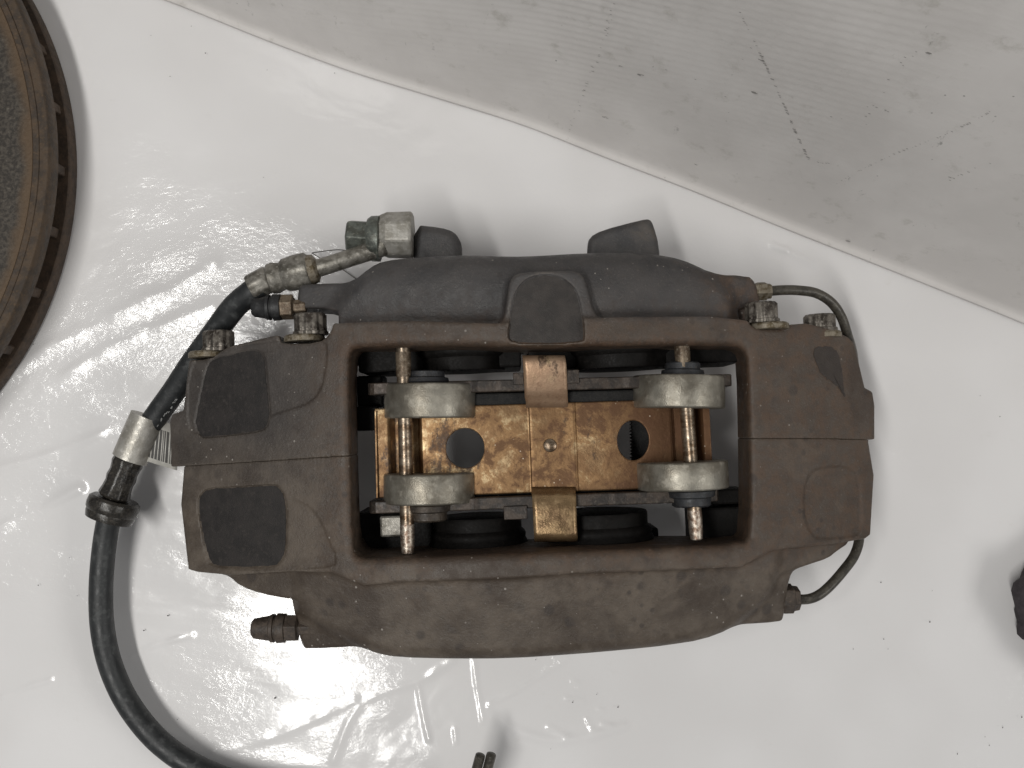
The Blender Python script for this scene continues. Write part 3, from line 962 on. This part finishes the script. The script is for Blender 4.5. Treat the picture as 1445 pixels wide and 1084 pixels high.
# foil sleeve with barcode flag, grommet
ferr('label_sleeve', 209, 588, 183, 648, 30, [(0, 9.1), (0, 10.1), (.5, 10.3), (1, 10.2), (1, 9.0)], M['foil'])
TG = lambda t, f: (P(205, 650, 31) * (1 - f) + P(213, 588, 31) * f) * (1 - t) + (P(250, 664, 29) * (1 - f) + P(252, 602, 29) * f) * t
m = MB(); n = 6
m.add([TG(i / n, f) + EZ * 1.0 * math.sin(i / n * 3.1) for f in (0, 1) for i in range(n + 1)], [(i, i + 1, n + 2 + i, n + 1 + i) for i in range(n)])
flag = m.build('barcode_tag', M['tag'], hose, solid=.3)
m = MB(); t = .10
while t < .97:
    wd = random.choice((.025, .04, .075))
    up = lambda a: EZ * (1.0 * math.sin(a * 3.1) + .28)
    m.add([TG(t, .1) + up(t), TG(t + wd, .1) + up(t + wd), TG(t + wd, .8) + up(t + wd), TG(t, .8) + up(t)], [(0, 1, 2, 3)])
    t += wd + random.choice((.025, .035, .05))
m.build('barcode_bars', M['ink'], flag, smooth=False)['kind'] = 'stuff'
ferr('grommet', 182, 648, 160, 702, 27, [(0, 7), (.02, 8.4), (.12, 8.9), (.22, 8.3), (.34, 7.9), (.5, 8.5), (.62, 7.9), (.8, 8.4), (.95, 9.2), (1, 8)], M['grommet'], 48, mod=lambda th: 1 + .03 * math.cos(9 * th))
ferr('grommet_flange', 163.5, 703, 152.5, 735, 24, [(0, 8), (.02, 13.2), (.12, 14.8), (.35, 15.2), (.55, 14.9), (.62, 14.1), (.72, 14.2), (.95, 13.4), (1, 7)], M['grommet'], 64)

# ------------------------------------------------------------------ brake disc at the left edge
zl, zu = 11.0, 37.0
p3 = [P(40, 0, zl)[:2], P(98, 215, zl)[:2], P(0, 535, zl)[:2]]
A_ = np.array([[2 * (p3[1][0] - p3[0][0]), 2 * (p3[1][1] - p3[0][1])], [2 * (p3[2][0] - p3[0][0]), 2 * (p3[2][1] - p3[0][1])]])
B_ = np.array([p3[1].dot(p3[1]) - p3[0].dot(p3[0]), p3[2].dot(p3[2]) - p3[0].dot(p3[0])])
cc = np.linalg.solve(A_, B_); RD = np.linalg.norm(p3[0] - cc)
def face_material():
    t = NT('scored_disc_face')
    v = t.n('ShaderNodeVectorMath'); v.operation = 'DISTANCE'; t.l(t.co, v.inputs[0]); v.inputs[1].default_value = (cc[0] * .001, cc[1] * .001, zu * .001)
    d_ = v.outputs['Value']
    cx = t.n('ShaderNodeCombineXYZ'); t.l(d_, cx.inputs[0])
    tr = t.noise(420, 4, .7, cx.outputs[0]); n2 = t.noise(480, 5, .65); n1 = t.noise(28, 5, .6)
    c = t.mix(t.ramp(n2, .4, .62), (.032, .027, .022), (.078, .066, .053))
    c = t.mix(t.ramp(n2, .62, .74, 0, .7), c, (.16, .145, .125))
    c = t.mix(t.ramp(tr, .50, .68, 0, .5), c, (.052, .043, .034))
    e = t.math('ADD', d_, t.math('MULTIPLY', t.math('SUBTRACT', n1, .5), .018))
    c = t.mix(t.ramp(e, (RD - 19) * .001, (RD - 11) * .001, 0, .85), c, (.115, .073, .040))
    return t.set(col=c, rough=.62, metal=.2, normal=t.bump(n2, .8, .0006, t.bump(tr, .3, .001)))


M['rotor_face'] = face_material()
disc = thing('brake_disc', 'rusty vented brake disc lying flat at the left edge of the sheet', 'brake disc', (cc[0], cc[1], 0))
o0 = np.array([cc[0], cc[1], 0])


def ring(name, prof, mat, n=256):
    m = MB(); vs, fs = [], []
    k = len(prof)
    for (r, z) in prof:
        for q in range(n):
            th = 2 * math.pi * q / n
            vs.append(o0 + np.array([r * math.cos(th), r * math.sin(th), z]))
    for i in range(k):
        i2 = (i + 1) % k
        for q in range(n):
            q2 = (q + 1) % n
            fs.append((i * n + q, i * n + q2, i2 * n + q2, i2 * n + q))
    m.add(vs, fs)
    return m.build(name, mat, disc, angle=45)


ring('lower_plate', [(RD - 70, .2), (RD - .6, .2), (RD, .8), (RD, zl - .8), (RD - .8, zl), (RD - 70, zl)], M['rust_dark'])
ring('upper_plate', [(RD - 70, 25), (RD - .8, 25), (RD, 25.8), (RD, zu - 1.2), (RD - 1.0, zu), (RD - 5.6, zu), (RD - 6.0, zu - .6), (RD - 6.4, zu - .1), (RD - 9.5, zu), (RD - 10, zu - .5), (RD - 70, zu - .5)], M['rust'])
ring('friction_face', [(RD - 70, zu - 1.0), (RD - 9.7, zu - 1.0), (RD - 10.2, zu - .2), (RD - 70, zu - .2)], M['rotor_face'])
ring('hat', [(90, .4), (RD - 68, .4), (RD - 68, zu + 18), (90, zu + 18)], M['rust_dark'], 96)
vm = None
for q in range(36):
    th = 2 * math.pi * q / 36
    if math.cos(th) < .2: continue
    u = np.array([math.cos(th), math.sin(th), 0]); t = np.array([-math.sin(th), math.cos(th), 0])
    m = MB(); m.box(o0 + u * (RD - 31) + EZ * 18, u, t, EZ, 28.5, 3.0, 7.1)
    m.build('cooling_vane', M['rust_dark'], disc, smooth=False, bevel=1)

# made-up dark lump, added so the right edge shows a soft dark patch
vs, fs = [], []
NU, NV = 72, 28
pc = P(1528, 856, 12)
rr = np.random.default_rng(5)
ph = rr.uniform(0, 6.28, 8)
for j in range(NV + 1):
    la = math.pi * j / NV - math.pi / 2
    for i in range(NU):
        lo = 2 * math.pi * i / NU
        k = 1 + .10 * math.sin(3 * lo + ph[0]) + .07 * math.sin(5 * lo + 4 * la + ph[1]) + .06 * math.sin(8 * lo - 5 * la + ph[2]) + .04 * math.sin(13 * lo + 7 * la + ph[3]) + .03 * math.sin(9 * la + 6 * lo + ph[4])
        x, y, z = 36 * k * math.cos(la) * math.cos(lo), 46 * k * math.cos(la) * math.sin(lo), 19 * k * math.sin(la)
        vs.append((pc[0] + x, pc[1] + y, max(.6, 12 + z)))
for j in range(NV):
    for i in range(NU):
        i2 = (i + 1) % NU
        fs.append((j * NU + i, j * NU + i2, (j + 1) * NU + i2, (j + 1) * NU + i))
m = MB(); m.add(vs, fs)
M['shade_lump'] = worn('dark_lump_surface', (.050, .042, .046), (.034, .029, .032), (.07, .06, .065), 200, .9, 0, .5, 1500)
tag(m.build('shade_lump', M['shade_lump'], None, angle=80), 'made-up dark purplish grey lump added to darken the right edge', 'shade_lump')

# ------------------------------------------------------------------ white film sheet
def fbm(x, y, seed, oct=4):
    r = np.random.default_rng(seed); out = np.zeros_like(x); amp = 1
    for o in range(oct):
        for _ in range(4):
            a = r.uniform(0, 2 * math.pi); f = 2 ** o * r.uniform(.7, 1.3)
            out += amp * np.sin((x * math.cos(a) + y * math.sin(a)) * f + r.uniform(0, 6.28)) / 4
        amp *= .5
    return out


def axis_pts(lo, hi, a, b, step):
    return np.concatenate([np.linspace(lo, a, 14)[:-1], np.arange(a, b, step), np.linspace(b, hi, 14)])


fx = axis_pts(-900, 900, -345, 345, 1.3); fy = axis_pts(-900, 900, -245, 305, 1.3)
FX, FY = np.meshgrid(fx, fy, indexing='ij')
FZ = fbm(FX / 38, FY / 38, 3, 4) * .95 + .12 * fbm((FX * .83 + FY * .55) / 30, (-FX * .55 + FY * .83) / 9, 5, 3)
CREASE = [([(470, 1075), (500, 1005), (540, 978), (590, 962), (640, 932)], .9, 2.2), ([(668, 930), (674, 975), (682, 1020)], .8, 1.2), ([(590, 970), (597, 1010), (605, 1045)], .8, 1.2),
          ([(690, 995), (735, 972), (802, 930)], .8, 1.3), ([(0, 985), (30, 973), (70, 960)], .9, 1.5), ([(185, 927), (215, 912), (270, 897)], .9, 1.6), ([(642, 1030), (644, 1050)], .7, 1.1),
          ([(690, 1005), (725, 1030), (780, 1047), (830, 1040), (880, 1025)], 1.1, 3.0), ([(0, 540), (60, 495), (140, 455), (220, 415), (300, 370)], 1.4, 4.5), ([(60, 548), (140, 500), (230, 458), (300, 430)], 1.0, 4.0),
          ([(0, 745), (60, 715), (110, 690)], 1.0, 3.5), ([(0, 660), (70, 640), (160, 605)], .7, 3.0), ([(300, 1065), (400, 1035), (500, 990)], .8, 2.5), ([(1015, 975), (1024, 985)], .6, 1.1), ([(905, 1012), (918, 1018)], .5, 1.3),
          ([(800, 987), (822, 990)], .7, 1.6), ([(808, 962), (816, 966)], .7, 1.6), ([(828, 1015), (836, 1030)], .6, 1.1), ([(850, 1022), (864, 1025)], .6, 1.4), ([(845, 1002), (852, 1004)], .6, 1.2), ([(775, 1027), (800, 1040)], .7, 2.0),
          ([(970, 1036), (978, 1042)], .5, 1.0), ([(987, 1036), (990, 1040)], .5, 1.0), ([(1060, 330), (1085, 345), (1110, 352)], .9, 2.0), ([(1090, 345), (1150, 372)], .8, 2.2)]
for pts, amp, wd in CREASE:
    w = spline([P(a, b, 0) for a, b in pts], 4)
    best = np.full(FX.shape, 1e9)
    lo = w.min(0) - 15; hi = w.max(0) + 15
    ii = np.where((fx > lo[0]) & (fx < hi[0]))[0]; jj = np.where((fy > lo[1]) & (fy < hi[1]))[0]
    if not len(ii) or not len(jj): continue
    sx, sy = FX[ii[0]:ii[-1] + 1, jj[0]:jj[-1] + 1], FY[ii[0]:ii[-1] + 1, jj[0]:jj[-1] + 1]
    b = np.full(sx.shape, 1e9)
    for q in range(len(w) - 1):
        e = w[q + 1][:2] - w[q][:2]; LL = e.dot(e) + 1e-9
        t = np.clip(((sx - w[q][0]) * e[0] + (sy - w[q][1]) * e[1]) / LL, 0, 1)
        b = np.minimum(b, np.hypot(sx - w[q][0] - e[0] * t, sy - w[q][1] - e[1] * t))
    FZ[ii[0]:ii[-1] + 1, jj[0]:jj[-1] + 1] += amp * np.exp(-(b / wd) ** 2) * np.clip(.7 + .6 * fbm(sx / 7, sy / 7, int(amp * 100 + wd * 10), 3), .1, 1.4)
FZ -= FZ.max() - .3
FZ = np.where(np.abs(FX) > 400, np.minimum(FZ, -1), FZ)
nx_, ny_ = FX.shape
idx = np.arange(nx_ * ny_).reshape(nx_, ny_)
q = np.stack([idx[:-1, :-1], idx[1:, :-1], idx[1:, 1:], idx[:-1, 1:]], -1).reshape(-1, 4)
me = np_mesh('floor_sheet', np.stack([FX, FY, FZ], -1).reshape(-1, 3), q)
fl = link('floor_sheet', me, M['film'], None, smooth=False, fix=False)
fl['kind'] = 'structure'

# ------------------------------------------------------------------ corrugated plastic board along the far side
BASE = spline([P(a, b, 0) for a, b in ((-60, -130), (120, -48), (250, 0), (380, 52), (500, 96), (620, 133), (740, 171), (850, 214), (980, 264), (1110, 317), (1270, 380), (1445, 450), (1620, 524), (1760, 585))], 8)
tb = np.gradient(BASE, axis=0); tb /= np.linalg.norm(tb, axis=1)[:, None]
nb = np.stack([-tb[:, 1], tb[:, 0], 0 * tb[:, 0]], 1)              # points away from the caliper
sl = np.concatenate([[0], np.cumsum(np.linalg.norm(np.diff(BASE, axis=0), axis=1))])
prof = [(-3.2, .6), (-2.4, 1.5), (-.8, 2.2), (1.0, 4.0), (2.2, 7.0), (3.0, 11.0)]
hs_ = np.arange(12, 430, .62)
rows = []
for (o_, z_) in prof:
    rows.append((o_, z_, 0))
for h in hs_:
    rows.append((3.0 + (h - 11) * .20, h, 1))
vs = []
for (o_, z_, rb) in rows:
    wob = 1.2 * np.sin(sl / 70 + z_ / 50) * min(1, z_ / 40)
    rib = .42 * np.sin(2 * math.pi * (z_ - .26 * (sl - 300)) / 5.2) * (1 - math.exp(-max(0, z_ - 14) / 60)) if rb else 0
    off = o_ + wob + rib
    vs.append(BASE + nb * np.asarray(off + 0 * sl)[:, None] + EZ * z_)
vs = np.array(vs)
r_, c_ = vs.shape[:2]
idx = np.arange(r_ * c_).reshape(r_, c_)
q = np.stack([idx[:-1, :-1], idx[:-1, 1:], idx[1:, 1:], idx[1:, :-1]], -1).reshape(-1, 4)
bd = link('corrugated_board', np_mesh('corrugated_board', vs.reshape(-1, 3), q), M['board'], None, smooth=False, fix=False)
md = bd.modifiers.new('thick', 'SOLIDIFY'); md.thickness = .003; md.offset = -1
tag(bd, 'scuffed white corrugated plastic board rising along the far edge of the sheet', 'board')

def on_board(px, py, lift=.95):
    lo = None
    for z in np.arange(14, 425, 1.0):
        p = P(px, py, z)
        d = (BASE - p)[:, :2]; i = int(np.argmin((d ** 2).sum(1)))
        o_ = 3.0 + (z - 11) * .20 + 1.2 * math.sin(sl[i] / 70 + z / 50) * min(1, z / 40)
        g_ = (p - BASE[i])[:2].dot(nb[i][:2]) - o_
        if g_ < 0:
            return p - nb[i] * (lift + .15), tb[i], nb[i]
    return None


m = MB()
def scuff(pts, wd, gap, jit=.6):
    w = spline([(a, b, 0) for a, b in pts], 24)
    L = np.concatenate([[0], np.cumsum(np.hypot(*np.diff(w[:, :2], axis=0).T))])
    s_ = 0.0
    while s_ < L[-1]:
        a, b = np.interp(s_, L, w[:, 0]), np.interp(s_, L, w[:, 1])
        r = on_board(a + random.uniform(-jit, jit), b + random.uniform(-jit, jit))
        if r:
            c, t_, n_ = r
            e = np.cross(n_, t_); k = random.uniform(.6, 1.3) * wd
            m.add([c - t_ * k * 1.6 - e * k * .6, c + t_ * k * 1.2 - e * k, c + t_ * k * 1.6 + e * k * .5, c - t_ * k + e * k * .8], [(0, 1, 2, 3)])
        s_ += gap * random.choice((.3, .5, .8, 1.2, 2.4))


scuff([(1073, 72), (1092, 112), (1110, 152), (1126, 190), (1142, 222)], .55, 4.2)
scuff([(1045, 15), (1058, 40), (1073, 72)], .3, 8)
scuff([(1142, 222), (1158, 227), (1170, 228)], .35, 6)
scuff([(868, 2), (850, 60), (832, 110), (812, 160), (803, 195)], .38, 5, 3)
scuff([(1398, 155), (1340, 185), (1270, 212), (1210, 240), (1180, 258)], .32, 6)
scuff([(1290, 70), (1262, 105), (1235, 150), (1210, 185)], .35, 11, 5)
scuff([(1340, 250), (1370, 238), (1400, 228)], .45, 9, 2)
scuff([(955, 95), (1000, 130), (1015, 165), (1040, 110), (1070, 70)], .3, 22, 14)
scuff([(1180, 160), (1230, 150), (1260, 120)], .35, 18, 8)
for a, b, k in ((1075, 82, .7), (1312, 72, .75), (877, 90, .5), (983, 230, .5), (1198, 338, .6), (905, 103, .7), (1065, 128, .7), (1252, 153, .5), (855, 163, .5)):
    scuff([(a - 2, b), (a, b), (a + 2, b + 1)], k, 2.5, 1.0)
m.build('scuff_marks', M['scuff'], bd, smooth=False)['kind'] = 'stuff'

# ------------------------------------------------------------------ small things
cab = thing('cable', 'dark forked cable with two blunt ends at the bottom edge of the sheet', 'cable', tuple(P(684, 1090, 0)))
for (xa, ya, xb, yb, k) in ((677, 1069, 668, 1102, -1), (692.5, 1068, 684, 1101, 1)):
    m = MB(); a, b = P(xa, ya, 38), P(xb, yb, 34); u = b - a; L = np.linalg.norm(u); u /= L
    m.tube([a - u * 2.2, a - u * 1.9, a - u * 1.2, a, b, b + u * 14 - EZ * 3, b + u * 40 + EX * k * 1.0 - EZ * 16, b + u * 80 + EX * (k * 1.5 - 10) - EZ * 31, b + u * 130 + EX * (k * 1.5 - 35) - EZ * 31], [.5, 1.8, 2.5, 2.9, 2.9, 2.9, 2.9, 2.9, 2.9], 20, 6)
    m.build('cable_end', M['pipe'], cab)
m = MB(); m.tube([P(440, 357, 8), P(462, 354, 9), P(484, 353, 10), P(520, 362, 8)], .35, 6)
m.tube([P(440, 357, 8), P(455, 366, 6), P(478, 377, 4), P(503, 394, 2)], .35, 6)
tag(m.build('wire_loop', M['wire'], None), 'thin bent grey wire lying behind the hose fitting', 'wire')

m = MB()
def speck(px, py, s):
    c = P(px, py, 0.25)
    a = random.uniform(0, 6.28); n = 5
    vs = [c + np.array([math.cos(a + q * 6.28 / n) * s * random.uniform(.5, 1.2), math.sin(a + q * 6.28 / n) * s * random.uniform(.5, 1.2), 0]) for q in range(n)]
    m.add(vs + [c + EZ * s * .7], [(q, (q + 1) % n, n) for q in range(n)])
for px, py, s in ((213, 50, .5), (270, 37, .6), (290, 75, .8), (240, 108, .6), (377, 99, .5), (47, 486, .6), (54, 826, .7), (98, 787, .5), (109, 841, .5), (203, 890, .8), (237, 869, .9), (388, 985, 1.0), (478, 938, .6), (485, 918, .6),
                  (756, 931, .5), (842, 980, .5), (872, 998, .8), (808, 991, .7), (1312, 878, .8), (1243, 822, .7), (1247, 902, .6), (1204, 916, .5), (1253, 916, .5), (1411, 588, .7), (1415, 1027, .8), (1390, 1040, .5), (1396, 1052, .6), (1351, 1064, .7),
                  (1442, 1012, .7), (360, 1044, .4), (250, 1015, .5), (560, 1046, .4), (777, 1057, .4)):
    speck(px, py, s * .66)
for _ in range(8):
    speck(random.uniform(0, 1445), random.uniform(0, 1084), random.uniform(.15, .38))
g = m.build('grit', M['grit'], None, smooth=False); g['kind'] = 'stuff'
